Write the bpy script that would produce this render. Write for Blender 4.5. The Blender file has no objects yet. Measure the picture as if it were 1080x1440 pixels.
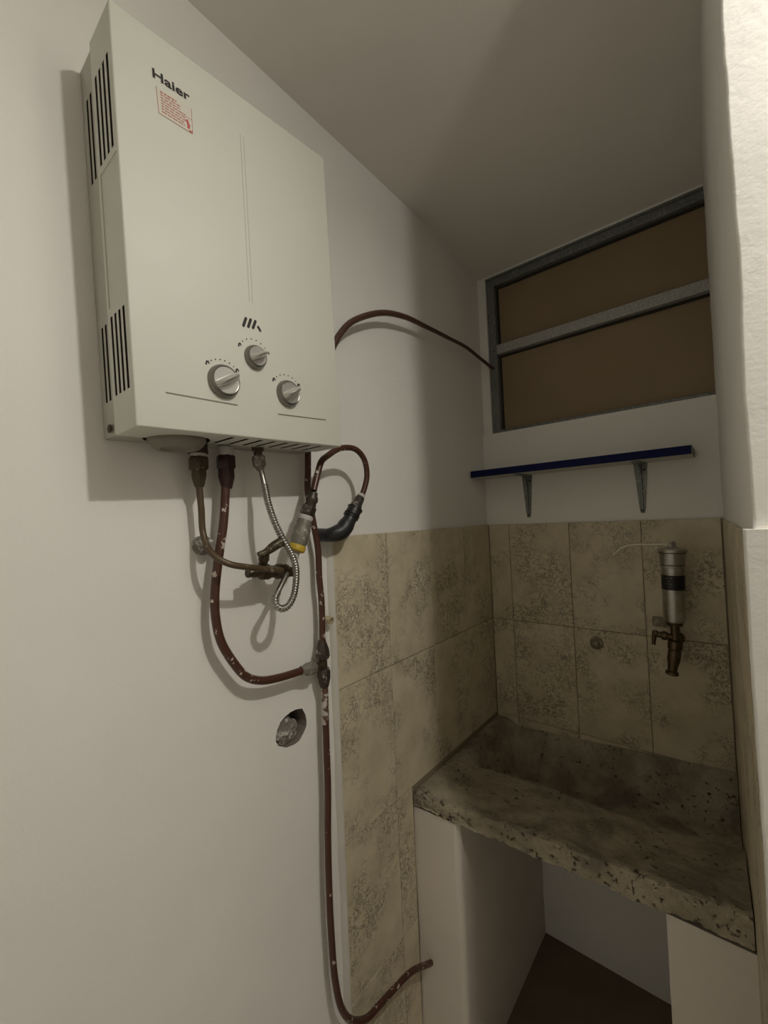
import bpy, bmesh, math, random
from mathutils import Vector, Matrix, noise

scene = bpy.context.scene
col = scene.collection

# ------------------------------------------------------------------ camera, light, exposure
cam_data = bpy.data.cameras.new('camera')
cam_data.sensor_fit = 'HORIZONTAL'
cam_data.sensor_width = 36.0
cam_data.lens = 588.854 / 1080 * 36.0
cam_data.clip_start = 0.01
cam = bpy.data.objects.new('camera', cam_data)
col.objects.link(cam)
CAM_ROT = Matrix(((0.7725728, 0.047731, 0.6331295), (0.6334839, 0.0092276, -0.7737009), (-0.0427717, 0.9988176, -0.0231078)))
cam.matrix_world = Matrix.Translation((0.6887, -1.4406, 1.4228)) @ CAM_ROT.to_4x4()
scene.camera = cam

world = bpy.data.worlds.new('night')
scene.world = world
world.use_nodes = True
world.node_tree.nodes['Background'].inputs[0].default_value = (0.02, 0.022, 0.03, 1)
world.node_tree.nodes['Background'].inputs[1].default_value = 0.3

bulb = bpy.data.lights.new('ceiling_bulb', 'POINT')
bulb.energy = 4.8
bulb.color = (1.0, 0.965, 0.885)
bulb.shadow_soft_size = 0.02
bulb_ob = bpy.data.objects.new('ceiling_bulb', bulb)
bulb_ob.location = (1.062, -1.089, 2.222)
col.objects.link(bulb_ob)

# the bulb hangs with its dome down, so it throws more light downwards than sideways
dome = bpy.data.lights.new('ceiling_bulb_dome', 'AREA')
dome.shape = 'DISK'
dome.size = 0.045
dome.energy = 5.5
dome.color = bulb.color
dome_ob = bpy.data.objects.new('ceiling_bulb_dome', dome)
dome_ob.location = bulb_ob.location
col.objects.link(dome_ob)

vs = scene.view_settings
vs.view_transform = 'Standard'
vs.look = 'None'
vs.gamma = 1.0
vs.use_curve_mapping = False
vs.exposure = 0.0

random.seed(4)
CEIL = 2.351      # ceiling height
TOP = 1.395       # top edge of the tiling

# ------------------------------------------------------------------ helpers
def mat(name, base, rough=0.6, metal=0.0, spec=0.5):
    m = bpy.data.materials.new(name)
    m.use_nodes = True
    b = m.node_tree.nodes['Principled BSDF']
    b.inputs['Base Color'].default_value = (*base, 1)
    b.inputs['Roughness'].default_value = rough
    b.inputs['Metallic'].default_value = metal
    b.inputs['Specular IOR Level'].default_value = spec
    return m

class NT:
    def __init__(self, m):
        self.t = m.node_tree
        self.b = self.t.nodes['Principled BSDF']
        self.tc = self.t.nodes.new('ShaderNodeTexCoord')
    def n(self, typ, **kw):
        x = self.t.nodes.new(typ)
        for k, v in kw.items():
            if hasattr(x, k) and k not in ('Scale',):
                setattr(x, k, v)
        return x
    def l(self, a, b):
        self.t.links.new(a, b)
    def noise(self, scale, detail=4, rough=0.55, vec=None, dist=0.0):
        x = self.n('ShaderNodeTexNoise')
        x.inputs['Scale'].default_value = scale
        x.inputs['Detail'].default_value = detail
        x.inputs['Roughness'].default_value = rough
        x.inputs['Distortion'].default_value = dist
        self.l(vec if vec is not None else self.tc.outputs['Object'], x.inputs['Vector'])
        return x.outputs['Fac']
    def ramp(self, fac, stops, interp='LINEAR'):
        r = self.n('ShaderNodeValToRGB')
        r.color_ramp.interpolation = interp
        e = r.color_ramp.elements
        while len(e) < len(stops):
            e.new(0.5)
        for k, (p, c) in zip(e, stops):
            k.position = p
            k.color = (*c, 1) if hasattr(c, '__len__') else (c, c, c, 1)
        self.l(fac, r.inputs['Fac'])
        return r.outputs['Color']
    def mix(self, fac, a, b):
        m = self.n('ShaderNodeMix')
        m.data_type = 'RGBA'
        for s, v in ((m.inputs['Factor'], fac), (m.inputs[6], a), (m.inputs[7], b)):
            if hasattr(v, 'links'):
                self.l(v, s)
            else:
                s.default_value = (*v, 1) if hasattr(v, '__len__') else v
        return m.outputs[2]
    def math(self, op, a, b=0.0):
        m = self.n('ShaderNodeMath')
        m.operation = op
        for s, v in ((m.inputs[0], a), (m.inputs[1], b)):
            if hasattr(v, 'links'):
                self.l(v, s)
            else:
                s.default_value = v
        return m.outputs[0]
    def bump(self, h, strength, dist):
        x = self.n('ShaderNodeBump')
        x.inputs['Strength'].default_value = strength
        x.inputs['Distance'].default_value = dist
        self.l(h, x.inputs['Height'])
        self.l(x.outputs['Normal'], self.b.inputs['Normal'])
    def color(self, c):
        self.l(c, self.b.inputs['Base Color'])
    def roughness(self, c):
        self.l(c, self.b.inputs['Roughness'])

def plaster(name, base, var=0.05, bump=0.25, fine=260):
    m = mat(name, base, 0.75, 0, 0.25)
    t = NT(m)
    a = t.noise(3.0, 5)
    lo = tuple(c * (1 - var) for c in base)
    hi = tuple(min(1, c * (1 + var)) for c in base)
    t.color(t.ramp(a, [(0.35, lo), (0.65, hi)]))
    b1 = t.noise(fine, 3)
    b2 = t.noise(18, 4)
    t.bump(t.math('ADD', t.math('MULTIPLY', b1, 0.35), t.math('MULTIPLY', b2, 1.0)), bump, 0.004)
    return m

def speckled(name, base, fleck, rough=0.5, metal=0.0, scale=60, lo=0.62, hi=0.68, bump=0.2):
    m = mat(name, base, rough, metal)
    t = NT(m)
    f = t.ramp(t.noise(scale, 5, 0.6), [(lo, 0.0), (hi, 1.0)])
    v = t.noise(scale * 0.35, 3)
    dark = tuple(c * 0.6 for c in base)
    t.color(t.mix(f, t.mix(v, dark, base), fleck))
    t.bump(t.noise(scale * 2, 3), bump, 0.001)
    if metal:
        t.l(t.math('MULTIPLY', t.math('SUBTRACT', 1.0, f), metal), t.b.inputs['Metallic'])
    return m

M = {}
M['wall'] = plaster('white_plaster', (0.885, 0.865, 0.82), 0.02)
M['rough_wall'] = plaster('rough_white_plaster', (0.88, 0.86, 0.815), 0.03, 0.35, 140)
M['ceil'] = plaster('ceiling_paint', (0.88, 0.84, 0.775), 0.02, 0.15)
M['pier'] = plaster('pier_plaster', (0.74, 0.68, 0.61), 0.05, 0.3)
M['floor'] = plaster('dark_cement_floor', (0.20, 0.145, 0.105), 0.2, 0.3)
M['roomfloor'] = plaster('room_floor', (0.55, 0.50, 0.43), 0.08, 0.1)  # unseen floor, made pale to bounce light up at the ceiling
M['grout'] = plaster('grout', (0.33, 0.26, 0.18), 0.15, 0.3)
M['hole'] = plaster('hole_shade_mortar', (0.20, 0.17, 0.145), 0.2, 0.8)  # dark base stands in for the shade inside the wall hole
M['edge'] = plaster('white_edge_filler', (0.66, 0.63, 0.57), 0.05, 0.5, 150)

def tile_mat():
    m = mat('veined_tile', (0.5, 0.45, 0.35), 0.38, 0, 0.4)
    t = NT(m)
    oi = t.n('ShaderNodeObjectInfo')
    off = t.n('ShaderNodeVectorMath'); off.operation = 'SCALE'
    cx = t.n('ShaderNodeCombineXYZ')
    t.l(oi.outputs['Random'], cx.inputs[0]); t.l(oi.outputs['Random'], cx.inputs[1])
    cx.inputs[2].default_value = 0.37
    t.l(cx.outputs[0], off.inputs[0]); off.inputs['Scale'].default_value = 37.0
    add = t.n('ShaderNodeVectorMath'); add.operation = 'ADD'
    t.l(t.tc.outputs['Object'], add.inputs[0]); t.l(off.outputs[0], add.inputs[1])
    v = add.outputs[0]
    blotch = t.ramp(t.noise(8.0, 3, 0.6, v), [(0.45, 0.0), (0.60, 1.0)])
    nz = t.noise(58, 4, 0.68, v, 0.5)
    vein = t.ramp(t.math('ABSOLUTE', t.math('SUBTRACT', nz, 0.5)), [(0.0, 1.0), (0.018, 0.9), (0.045, 0.0)])
    nz2 = t.noise(80, 4, 0.65, v, 0.4)
    spots = t.ramp(nz2, [(0.61, 0.0), (0.67, 0.9)])
    vs_ = t.math('MINIMUM', t.math('ADD', vein, spots), 1.0)
    f = t.math('MULTIPLY', t.math('MULTIPLY', vs_, blotch), 0.72)
    cloud = t.noise(14, 4, 0.6, v)
    basec = t.ramp(cloud, [(0.3, (0.56, 0.49, 0.345)), (0.55, (0.66, 0.58, 0.42)), (0.75, (0.73, 0.65, 0.485))])
    t.color(t.mix(f, basec, (0.115, 0.095, 0.065)))
    t.roughness(t.ramp(cloud, [(0.3, 0.5), (0.7, 0.36)]))
    t.bump(t.math('ADD', t.math('MULTIPLY', f, -1.0), t.math('MULTIPLY', t.noise(120, 3, 0.5, v), 0.25)), 0.35, 0.0015)
    return m
M['tile'] = tile_mat()

def concrete():
    m = mat('raw_concrete', (0.3, 0.27, 0.2), 0.85, 0, 0.25)
    t = NT(m)
    a = t.noise(9, 6, 0.65)
    c = t.ramp(a, [(0.30, (0.22, 0.19, 0.14)), (0.48, (0.40, 0.35, 0.255)), (0.70, (0.60, 0.53, 0.40))])
    st = t.ramp(t.noise(5.0, 4, 0.6, None, 0.8), [(0.50, 0.0), (0.62, 0.7)])
    c = t.mix(st, c, (0.20, 0.175, 0.145))
    pm = t.ramp(t.noise(90, 3, 0.6), [(0.60, 0.0), (0.66, 1.0)])
    pm = t.math('MULTIPLY', pm, t.ramp(t.noise(14, 3), [(0.44, 0.0), (0.56, 1.0)]))
    t.color(t.mix(pm, c, (0.115, 0.095, 0.07)))
    h = t.math('SUBTRACT', t.math('ADD', t.noise(60, 6, 0.65), t.math('MULTIPLY', t.noise(260, 2), 0.3)), t.math('MULTIPLY', pm, 1.2))
    t.bump(h, 0.9, 0.009)
    return m
M['concrete'] = concrete()

def enamel(name, base):
    m = mat(name, base, 0.5, 0, 0.4)
    t = NT(m)
    a = t.noise(4, 3)
    t.color(t.ramp(a, [(0.3, tuple(c * 0.97 for c in base)), (0.7, base)]))
    t.roughness(t.ramp(t.noise(30, 4), [(0.3, 0.46), (0.7, 0.56)]))
    return m
M['enamel'] = enamel('cream_enamel', (0.70, 0.705, 0.625))
M['enamel_shaded'] = enamel('shaded_cream_enamel', (0.52, 0.515, 0.45))  # cover enamel darkened, painting in the shade on the heater's side
M['dirty_plastic'] = plaster('dirty_cream_plastic', (0.24, 0.215, 0.18), 0.25, 0.2)
M['dark'] = mat('shade_and_seal_dark', (0.03, 0.027, 0.02), 0.9)  # seals, and painted shade inside the vents and recesses
M['print_and_slot_shade'] = mat('print_and_slot_shade', (0.015, 0.013, 0.012), 0.5)
M['grey_print'] = mat('grey_print', (0.16, 0.15, 0.12), 0.5)
M['groove'] = mat('groove_shade', (0.55, 0.55, 0.485), 0.5)  # faint crease shade put into the colour of flat strips
M['groove_shade_dark'] = mat('groove_shade_dark', (0.20, 0.19, 0.14), 0.5)  # stronger crease shade, painted on flat strips as well
M['sticker'] = mat('sticker_paper', (0.70, 0.665, 0.58), 0.5)
M['red_print'] = mat('red_print', (0.55, 0.10, 0.10), 0.5)
M['red_light'] = mat('pale_red_print', (0.50, 0.22, 0.18), 0.5)
M['chrome'] = mat('satin_chrome', (0.42, 0.41, 0.385), 0.3, 1.0)
M['knob'] = mat('silver_knob', (0.66, 0.655, 0.63), 0.30, 0.75)
M['knob_rim'] = mat('grey_knob_rim', (0.24, 0.235, 0.21), 0.32, 0.8)
M['steel'] = speckled('brushed_steel', (0.55, 0.53, 0.49), (0.62, 0.60, 0.56), 0.3, 1.0, 40, 0.5, 0.8, 0.05)
M['copper'] = speckled('brown_painted_copper', (0.095, 0.036, 0.022), (0.55, 0.50, 0.43), 0.34, 0.0, 55, 0.625, 0.645, 0.15)
M['copper_clean'] = speckled('brown_copper', (0.105, 0.050, 0.034), (0.15, 0.085, 0.06), 0.36, 0.0, 30, 0.6, 0.7, 0.15)
M['oxide'] = speckled('dull_olive_copper', (0.11, 0.072, 0.038), (0.34, 0.29, 0.21), 0.42, 0.1, 60, 0.60, 0.68, 0.3)
M['brass_dark'] = speckled('tarnished_brass', (0.085, 0.062, 0.035), (0.45, 0.42, 0.35), 0.45, 0.4, 70, 0.62, 0.66, 0.5)
M['maroon'] = speckled('dark_maroon_nut', (0.045, 0.016, 0.014), (0.12, 0.06, 0.05), 0.4, 0.2, 60, 0.66, 0.72, 0.3)
M['tape'] = speckled('white_thread_tape', (0.62, 0.60, 0.56), (0.45, 0.42, 0.38), 0.7, 0.0, 80, 0.55, 0.65, 0.5)
M['galv'] = speckled('paint_spattered_grey_metal', (0.27, 0.25, 0.21), (0.55, 0.52, 0.46), 0.5, 0.3, 75, 0.56, 0.62, 0.5)
M['grey_fit'] = speckled('grey_fitting', (0.075, 0.062, 0.048), (0.36, 0.33, 0.28), 0.42, 0.4, 80, 0.58, 0.64, 0.4)
M['yellow'] = mat('yellow_plastic', (0.52, 0.36, 0.03), 0.5)
M['black_rubber'] = speckled('black_tape', (0.022, 0.022, 0.024), (0.06, 0.06, 0.06), 0.42, 0.0, 90, 0.6, 0.7, 0.4)
M['pvc'] = mat('beige_pvc', (0.50, 0.42, 0.27), 0.5)
M['cement'] = speckled('grey_cement', (0.25, 0.225, 0.195), (0.55, 0.52, 0.47), 0.85, 0.0, 110, 0.50, 0.60, 0.9)
M['frame'] = speckled('galvanised_frame', (0.21, 0.215, 0.205), (0.27, 0.275, 0.265), 0.45, 0.2, 200, 0.5, 0.62, 0.15)
M['frame_bar'] = speckled('galvanised_bar', (0.44, 0.44, 0.42), (0.52, 0.52, 0.50), 0.42, 0.25, 200, 0.48, 0.62, 0.15)
M['bracket'] = speckled('grey_bracket_metal', (0.24, 0.25, 0.23), (0.34, 0.35, 0.33), 0.4, 0.5, 120, 0.55, 0.65, 0.2)
M['screw'] = mat('rusty_screw', (0.08, 0.05, 0.035), 0.5, 0.6)
M['board'] = plaster('white_melamine', (0.66, 0.64, 0.58), 0.03, 0.05)
M['blue'] = mat('navy_edge_band', (0.008, 0.013, 0.065), 0.5, 0, 0.10)
M['spout'] = mat('bright_tube', (0.72, 0.68, 0.58), 0.3, 0.5)
M['bronze'] = speckled('old_bronze', (0.14, 0.10, 0.055), (0.40, 0.36, 0.28), 0.32, 0.85, 90, 0.64, 0.72, 0.2)
M['stub_beige'] = speckled('dusty_beige_metal', (0.27, 0.22, 0.145), (0.38, 0.33, 0.24), 0.5, 0.1, 90, 0.5, 0.6, 0.3)
M['patchy'] = speckled('white_paint_smear', (0.15, 0.075, 0.05), (0.55, 0.52, 0.47), 0.5, 0.0, 60, 0.46, 0.50, 0.3)
M['label_black'] = mat('black_label', (0.012, 0.010, 0.016), 0.35)
M['label_print'] = mat('dim_label_print', (0.22, 0.20, 0.20), 0.5)

def glass():
    m = mat('brown_frosted_glass', (0.22, 0.155, 0.09), 0.5, 0, 0.3)
    t = NT(m)
    t.b.inputs['Transmission Weight'].default_value = 0.12
    c = t.ramp(t.noise(4, 4), [(0.3, (0.31, 0.23, 0.135)), (0.7, (0.36, 0.265, 0.16))])
    t.color(c)
    t.bump(t.noise(220, 2), 0.1, 0.001)
    return m
M['glass'] = glass()

def wpos(p):
    v = Vector((0, 0, 0))
    while p is not None:
        v += p.location
        p = p.parent
    return v

def obj(name, bm, material, parent=None, smooth=True, angle=40):
    me = bpy.data.meshes.new(name)
    if parent is not None:
        bmesh.ops.translate(bm, verts=bm.verts, vec=-wpos(parent))
    bmesh.ops.recalc_face_normals(bm, faces=bm.faces)
    bm.to_mesh(me)
    bm.free()
    for m_ in (material if isinstance(material, (list, tuple)) else [material]):
        me.materials.append(m_)
    if smooth:
        me.polygons.foreach_set('use_smooth', [True] * len(me.polygons))
        try:
            me.set_sharp_from_angle(angle=math.radians(angle))
        except Exception:
            pass
    o = bpy.data.objects.new(name, me)
    col.objects.link(o)
    if parent is not None:
        o.parent = parent
    return o

def struct(o):
    o['kind'] = 'structure'
    return o

def tag(o, label, cat, group=None):
    o['label'] = label
    o['category'] = cat
    if group:
        o['group'] = group
    return o

def thing(name, label, cat, loc, group=None):
    o = bpy.data.objects.new(name, None)
    o.empty_display_size = 0.03
    o.location = loc
    col.objects.link(o)
    return tag(o, label, cat, group)

def add_box(bm, x0, x1, y0, y1, z0, z1, bevel=0.0, seg=2, mi=0):
    vsn = [bm.verts.new((x, y, z)) for x in (x0, x1) for y in (y0, y1) for z in (z0, z1)]
    fs = [bm.faces.new([vsn[i] for i in q]) for q in ((0, 1, 3, 2), (4, 6, 7, 5), (0, 4, 5, 1), (2, 3, 7, 6), (0, 2, 6, 4), (1, 5, 7, 3))]
    for f_ in fs:
        f_.material_index = mi
    if bevel:
        es = list({e for f_ in fs for e in f_.edges})
        bmesh.ops.bevel(bm, geom=es, offset=bevel, segments=seg, affect='EDGES', profile=0.5)

def box(*a, **k):
    bm = bmesh.new()
    add_box(bm, *a, **k)
    return bm

def add_prism(bm, poly, z0, z1, axis='z'):
    """poly in plan, extruded along axis"""
    def P(a, b, c):
        return {'z': (a, b, c), 'x': (c, a, b), 'y': (a, c, b)}[axis]
    lo = [bm.verts.new(P(a, b, z0)) for a, b in poly]
    hi = [bm.verts.new(P(a, b, z1)) for a, b in poly]
    n = len(poly)
    bm.faces.new(lo); bm.faces.new(hi)
    for i in range(n):
        bm.faces.new((lo[i], lo[(i + 1) % n], hi[(i + 1) % n], hi[i]))

def spline(pts, step=0.006):
    pts = [Vector(p) for p in pts]
    P = [pts[0] * 2 - pts[1]] + pts + [pts[-1] * 2 - pts[-2]]
    out = []
    for i in range(1, len(P) - 2):
        p0, p1, p2, p3 = P[i - 1:i + 3]
        n = max(2, int((p2 - p1).length / step))
        # centripetal catmull-rom
        def tj(t, a, b):
            return t + max(1e-5, (b - a).length) ** 0.5
        t0 = 0.0; t1 = tj(t0, p0, p1); t2 = tj(t1, p1, p2); t3 = tj(t2, p2, p3)
        for k in range(n):
            t = t1 + (t2 - t1) * k / n
            A1 = p0 * ((t1 - t) / (t1 - t0)) + p1 * ((t - t0) / (t1 - t0))
            A2 = p1 * ((t2 - t) / (t2 - t1)) + p2 * ((t - t1) / (t2 - t1))
            A3 = p2 * ((t3 - t) / (t3 - t2)) + p3 * ((t - t2) / (t3 - t2))
            B1 = A1 * ((t2 - t) / (t2 - t0)) + A2 * ((t - t0) / (t2 - t0))
            B2 = A2 * ((t3 - t) / (t3 - t1)) + A3 * ((t - t1) / (t3 - t1))
            out.append(B1 * ((t2 - t) / (t2 - t1)) + B2 * ((t - t1) / (t2 - t1)))
    out.append(pts[-1])
    return out

def add_tube(bm, pts, r, seg=14, step=0.006, raw=False):
    """r: number or function of arc length"""
    path = [Vector(p) for p in pts] if raw else spline(pts, step)
    rf = r if callable(r) else (lambda s: r)
    t0 = (path[1] - path[0]).normalized()
    up = Vector((0, 0, 1)) if abs(t0.z) < 0.9 else Vector((1, 0, 0))
    nrm = (up - t0 * up.dot(t0)).normalized()
    rings, s = [], 0.0
    for i, p in enumerate(path):
        if i:
            s += (p - path[i - 1]).length
        t = (path[min(i + 1, len(path) - 1)] - path[max(i - 1, 0)]).normalized()
        nrm = (nrm - t * nrm.dot(t)).normalized()
        b = t.cross(nrm)
        rr = rf(s)
        rings.append([bm.verts.new(p + (nrm * math.cos(a) + b * math.sin(a)) * rr) for a in [2 * math.pi * k / seg for k in range(seg)]])
    for a, b in zip(rings, rings[1:]):
        for k in range(seg):
            bm.faces.new((a[k], a[(k + 1) % seg], b[(k + 1) % seg], b[k]))
    bm.faces.new(rings[0][::-1]); bm.faces.new(rings[-1])

def tube(pts, r, seg=14, step=0.006, raw=False):
    bm = bmesh.new()
    add_tube(bm, pts, r, seg, step, raw)
    return bm

def add_lathe(bm, A, B, prof, seg=20, twist=0.0):
    """prof: list of (distance fraction along A-B, radius)"""
    A, B = Vector(A), Vector(B)
    t = (B - A).normalized()
    up = Vector((0, 0, 1)) if abs(t.z) < 0.9 else Vector((1, 0, 0))
    n = (up - t * up.dot(t)).normalized()
    b = t.cross(n)
    rings = []
    for f_, r in prof:
        p = A.lerp(B, f_)
        rings.append([bm.verts.new(p + (n * math.cos(a) + b * math.sin(a)) * max(r, 1e-5)) for a in [twist + 2 * math.pi * k / seg for k in range(seg)]])
    for a, c in zip(rings, rings[1:]):
        for k in range(seg):
            bm.faces.new((a[k], a[(k + 1) % seg], c[(k + 1) % seg], c[k]))
    bm.faces.new(rings[0][::-1]); bm.faces.new(rings[-1])

def lathe(A, B, prof, seg=20, twist=0.0):
    bm = bmesh.new()
    add_lathe(bm, A, B, prof, seg, twist)
    return bm

def nut(A, B, r, seg=6, twist=0.3):
    return lathe(A, B, [(0, r * 0.86), (0.12, r), (0.88, r), (1, r * 0.86)], seg, twist)

def roughen(bm, amp, freq, amp2=0.0, freq2=1.0):
    bm.normal_update()
    for v in bm.verts:
        d = noise.noise(v.co * freq) * amp + noise.noise(v.co * freq2 + Vector((7, 3, 1))) * amp2
        v.co += v.normal * d

def along(pts, f_):
    """point at fraction of the polyline"""
    P = [Vector(p) for p in pts]
    L = [(b - a).length for a, b in zip(P, P[1:])]
    s = f_ * sum(L)
    for a, b, l in zip(P, P[1:], L):
        if s <= l:
            return a.lerp(b, s / l)
        s -= l
    return P[-1]

# ------------------------------------------------------------------ the room
HOLE = [(-0.8895,1.0496),(-0.8819,1.035),(-0.8791,1.0211),(-0.8804,1.0098),(-0.8892,0.9985),(-0.8992,0.9889),(-0.9113,0.9868),(-0.9318,0.9891),(-0.95,1.0001),(-0.9556,1.011),(-0.9551,1.0218),(-0.951,1.0321),(-0.9432,1.043),(-0.9316,1.0497),(-0.9186,1.053),(-0.9055,1.0534)]
YR = -2.7      # rear wall
XR = 2.3       # far right wall

def wall_with_hole():
    bm = bmesh.new()
    outer = [(YR, 0), (0.25, 0), (0.25, CEIL + 0.05), (YR, CEIL + 0.05)]
    ov = [bm.verts.new((0, a, b)) for a, b in outer]
    oe = [bm.edges.new((ov[i], ov[(i + 1) % 4])) for i in range(4)]
    hv = [bm.verts.new((0, a, b)) for a, b in HOLE]
    n = len(hv)
    he = [bm.edges.new((hv[i], hv[(i + 1) % n])) for i in range(n)]
    bmesh.ops.triangle_fill(bm, use_beauty=True, edges=oe + he, normal=(1, 0, 0))
    cen = Vector((0, -0.917, 1.02))
    back = []
    for v in hv:
        q = v.co + (cen - v.co) * 0.12
        back.append(bm.verts.new((-0.05, q.y, q.z)))
    for i in range(n):
        bm.faces.new((hv[i], hv[(i + 1) % n], back[(i + 1) % n], back[i])).material_index = 1
    bm.faces.new(back).material_index = 1
    # thickness behind the face
    bv = [bm.verts.new((-0.12, a, b)) for a, b in outer]
    for i in range(4):
        bm.faces.new((ov[i], ov[(i + 1) % 4], bv[(i + 1) % 4], bv[i]))
    bm.faces.new(bv)
    return bm

wall_left = struct(obj('wall_left', wall_with_hole(), [M['wall'], M['hole']], smooth=False))
wall_left['label'] = 'white plastered wall carrying the heater and pipes'

bm = bmesh.new()
add_box(bm, 0.0, 0.75, 0.0, 0.12, 0.0, 1.727)                 # below the window
add_box(bm, 0.0, 0.031, 0.014, 0.12, 1.727, CEIL - 0.03)             # left of the window
add_box(bm, 0.031, 0.75, 0.014, 0.12, 2.308, CEIL - 0.03)            # above the window
wall_back = struct(obj('wall_back', bm, M['wall'], smooth=False))
wall_back['label'] = 'white plastered wall with the window and the shelf'

def rough_prism(poly, z0, z1, dz, amp, cap=None):
    """vertical wall block with slightly wavy hand-plastered edges"""
    bm = bmesh.new()
    n = max(2, int((z1 - z0) / dz))
    rings = []
    for k in range(n + 1):
        z = z0 + (z1 - z0) * k / n
        ring = []
        for (a, b) in poly:
            w = noise.noise(Vector((a * 3, b * 3, z * 7))) * amp + noise.noise(Vector((a * 9, b * 9, z * 45))) * amp * 0.45
            w2 = noise.noise(Vector((a * 3 + 5, b * 3, z * 7))) * amp
            ring.append(bm.verts.new((a + w, b + w2, min(z, cap(a, b)) if cap else z)))
        rings.append(ring)
    m = len(poly)
    for r0, r1 in zip(rings, rings[1:]):
        for i in range(m):
            bm.faces.new((r0[i], r0[(i + 1) % m], r1[(i + 1) % m], r1[i]))
    bm.faces.new(rings[0]); bm.faces.new(rings[-1])
    return bm

def corner_poly(xb, xf, yf, r):
    """plan of the right wall: back corner xb at y=0, front edge xf at yf, rounded by r"""
    p = [(xb, 0.13), (xb, 0.0)]
    for k in range(1, 9):
        f_ = k / 9
        p.append((xb + (xf - xb) * f_ , f_ * (yf + r)))
    cx, cy = xf + r, yf + r
    for k in range(6):
        a = math.pi + k / 5 * math.pi / 2
        p.append((cx + r * math.cos(a), cy + r * math.sin(a)))
    p += [(1.0, yf), (XR + 0.05, yf), (XR + 0.05, 0.13)]
    return p

YF = -0.868
wall_right = struct(obj('wall_right', rough_prism(corner_poly(0.6805, 0.7085, YF, 0.0035), TOP - 0.02, CEIL, 0.012, 0.0022), M['rough_wall'], angle=60))
wall_right['label'] = 'white rough plastered wall end beside the window'
def dado_poly():
    p = [(0.684, 0.13), (0.684, 0.0), (0.7075, YF + 0.016), (0.7005, YF + 0.014), (0.7005, YF - 0.004), (0.7013, YF - 0.0062), (0.7035, YF - 0.007)]
    return p + [(1.0, YF - 0.006), (XR + 0.05, YF - 0.006), (XR + 0.05, 0.13)]
dado = rough_prism(dado_poly(), 0.0, TOP + 0.004, 0.012, 0.0014)
struct(obj('dado', dado, M['rough_wall'], wall_right, angle=60))

bm = bmesh.new()
add_prism(bm, [(YR - 0.1, CEIL), (-0.40, CEIL), (-0.22, CEIL - 0.005), (0.014, CEIL - 0.037), (0.13, CEIL - 0.037), (0.13, CEIL + 0.1), (YR - 0.1, CEIL + 0.1)], -0.12, XR + 0.1, 'x')
struct(obj('ceiling', bm, M['ceil'], angle=20))
struct(obj('floor', box(-0.12, XR + 0.1, YR - 0.1, -0.54, -0.1, 0.0), M['roomfloor'], smooth=False))
struct(obj('floor_niche', box(-0.12, XR + 0.1, -0.54, 0.13, -0.1, 0.0), M['floor'], smooth=False))
struct(obj('wall_rear', box(-0.12, XR + 0.1, YR - 0.1, YR, 0, CEIL), M['wall'], smooth=False))
struct(obj('wall_far', box(XR, XR + 0.1, YR, YF, 0, CEIL), M['wall'], smooth=False))

# ------------------------------------------------------------------ tiles
U = 1.55
TW, TH, G = 0.13 * U, 0.2185 * U, 0.0020
TT = 0.007          # tile thickness
_tile_mesh = {}
def tile(parent, axis, a0, a1, z0, z1):
    """one tile; axis 'x' lies on the left wall (a = y), 'y' on the back wall (a = x), 'r' on the right wall"""
    w, h = (a1 - a0) - G, (z1 - z0) - G
    if w < 0.006 or h < 0.006:
        return
    key = (axis, round(w, 4), round(h, 4))
    if key not in _tile_mesh:
        if axis == 'x':
            bm = box(0, TT, -w / 2, w / 2, -h / 2, h / 2, bevel=0.0006, seg=1)
        elif axis == 'y':
            bm = box(-w / 2, w / 2, -TT, 0, -h / 2, h / 2, bevel=0.0006, seg=1)
        else:
            bm = box(-TT, 0, -w / 2, w / 2, -h / 2, h / 2, bevel=0.0006, seg=1)
        bmesh.ops.recalc_face_normals(bm, faces=bm.faces)
        me = bpy.data.meshes.new('tile'); bm.to_mesh(me); bm.free()
        me.materials.append(M['tile'])
        _tile_mesh[key] = me
    o = bpy.data.objects.new('tile', _tile_mesh[key])
    c, z = (a0 + a1) / 2, (z0 + z1) / 2
    if axis == 'x':
        o.location = (0.003, c, z)
    elif axis == 'y':
        o.location = (c, -0.003, z)
    else:
        f_ = c / YF
        o.location = (0.684 + 0.0236 * f_ + 0.0005, c, z)
        o.rotation_euler.z = math.atan2(0.0236, -YF) 
    col.objects.link(o)
    o.parent = parent

SINK_Y = -0.348 * U
rows = [TOP - k * TH for k in range(6)]
ycols = [-0.514 * U, -0.391 * U, -0.2605 * U, -0.130 * U, -0.011]
for k in range(5):
    z1, z0 = rows[k], max(0.0, rows[k + 1])
    if z1 <= 0.01:
        continue
    for a0, a1 in zip(ycols, ycols[1:]):
        if z1 < 0.75:
            if a0 > SINK_Y:
                continue
            a1 = min(a1, SINK_Y - 0.002)
        tile(wall_left, 'x', a0, a1, z0, z1)
xcols = [0.0115, 0.0565 * U, 0.1862 * U, 0.316 * U, 0.6755]
for k in range(3):
    for a0, a1 in zip(xcols, xcols[1:]):
        tile(wall_back, 'y', a0, a1, max(rows[k + 1], 0.62), rows[k])
rcols = [-0.012, -0.012 - TW, -0.012 - 2 * TW, -0.012 - 3 * TW, -0.012 - 4 * TW, YF + 0.016]
for k in range(4):
    for a1, a0 in zip(rcols, rcols[1:]):
        tile(wall_right, 'r', a0, a1, max(rows[k + 1], 0.02), rows[k])
# grout beds
obj('grout_bed', box(0.0, 0.0065, ycols[0] + 0.001, -0.0005, 0.0, TOP - 0.001), M['grout'], wall_left, smooth=False)
obj('grout_bed', box(0.0065, 0.681, -0.0065, 0.0, 0.6, TOP - 0.001), M['grout'], wall_back, smooth=False)
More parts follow.
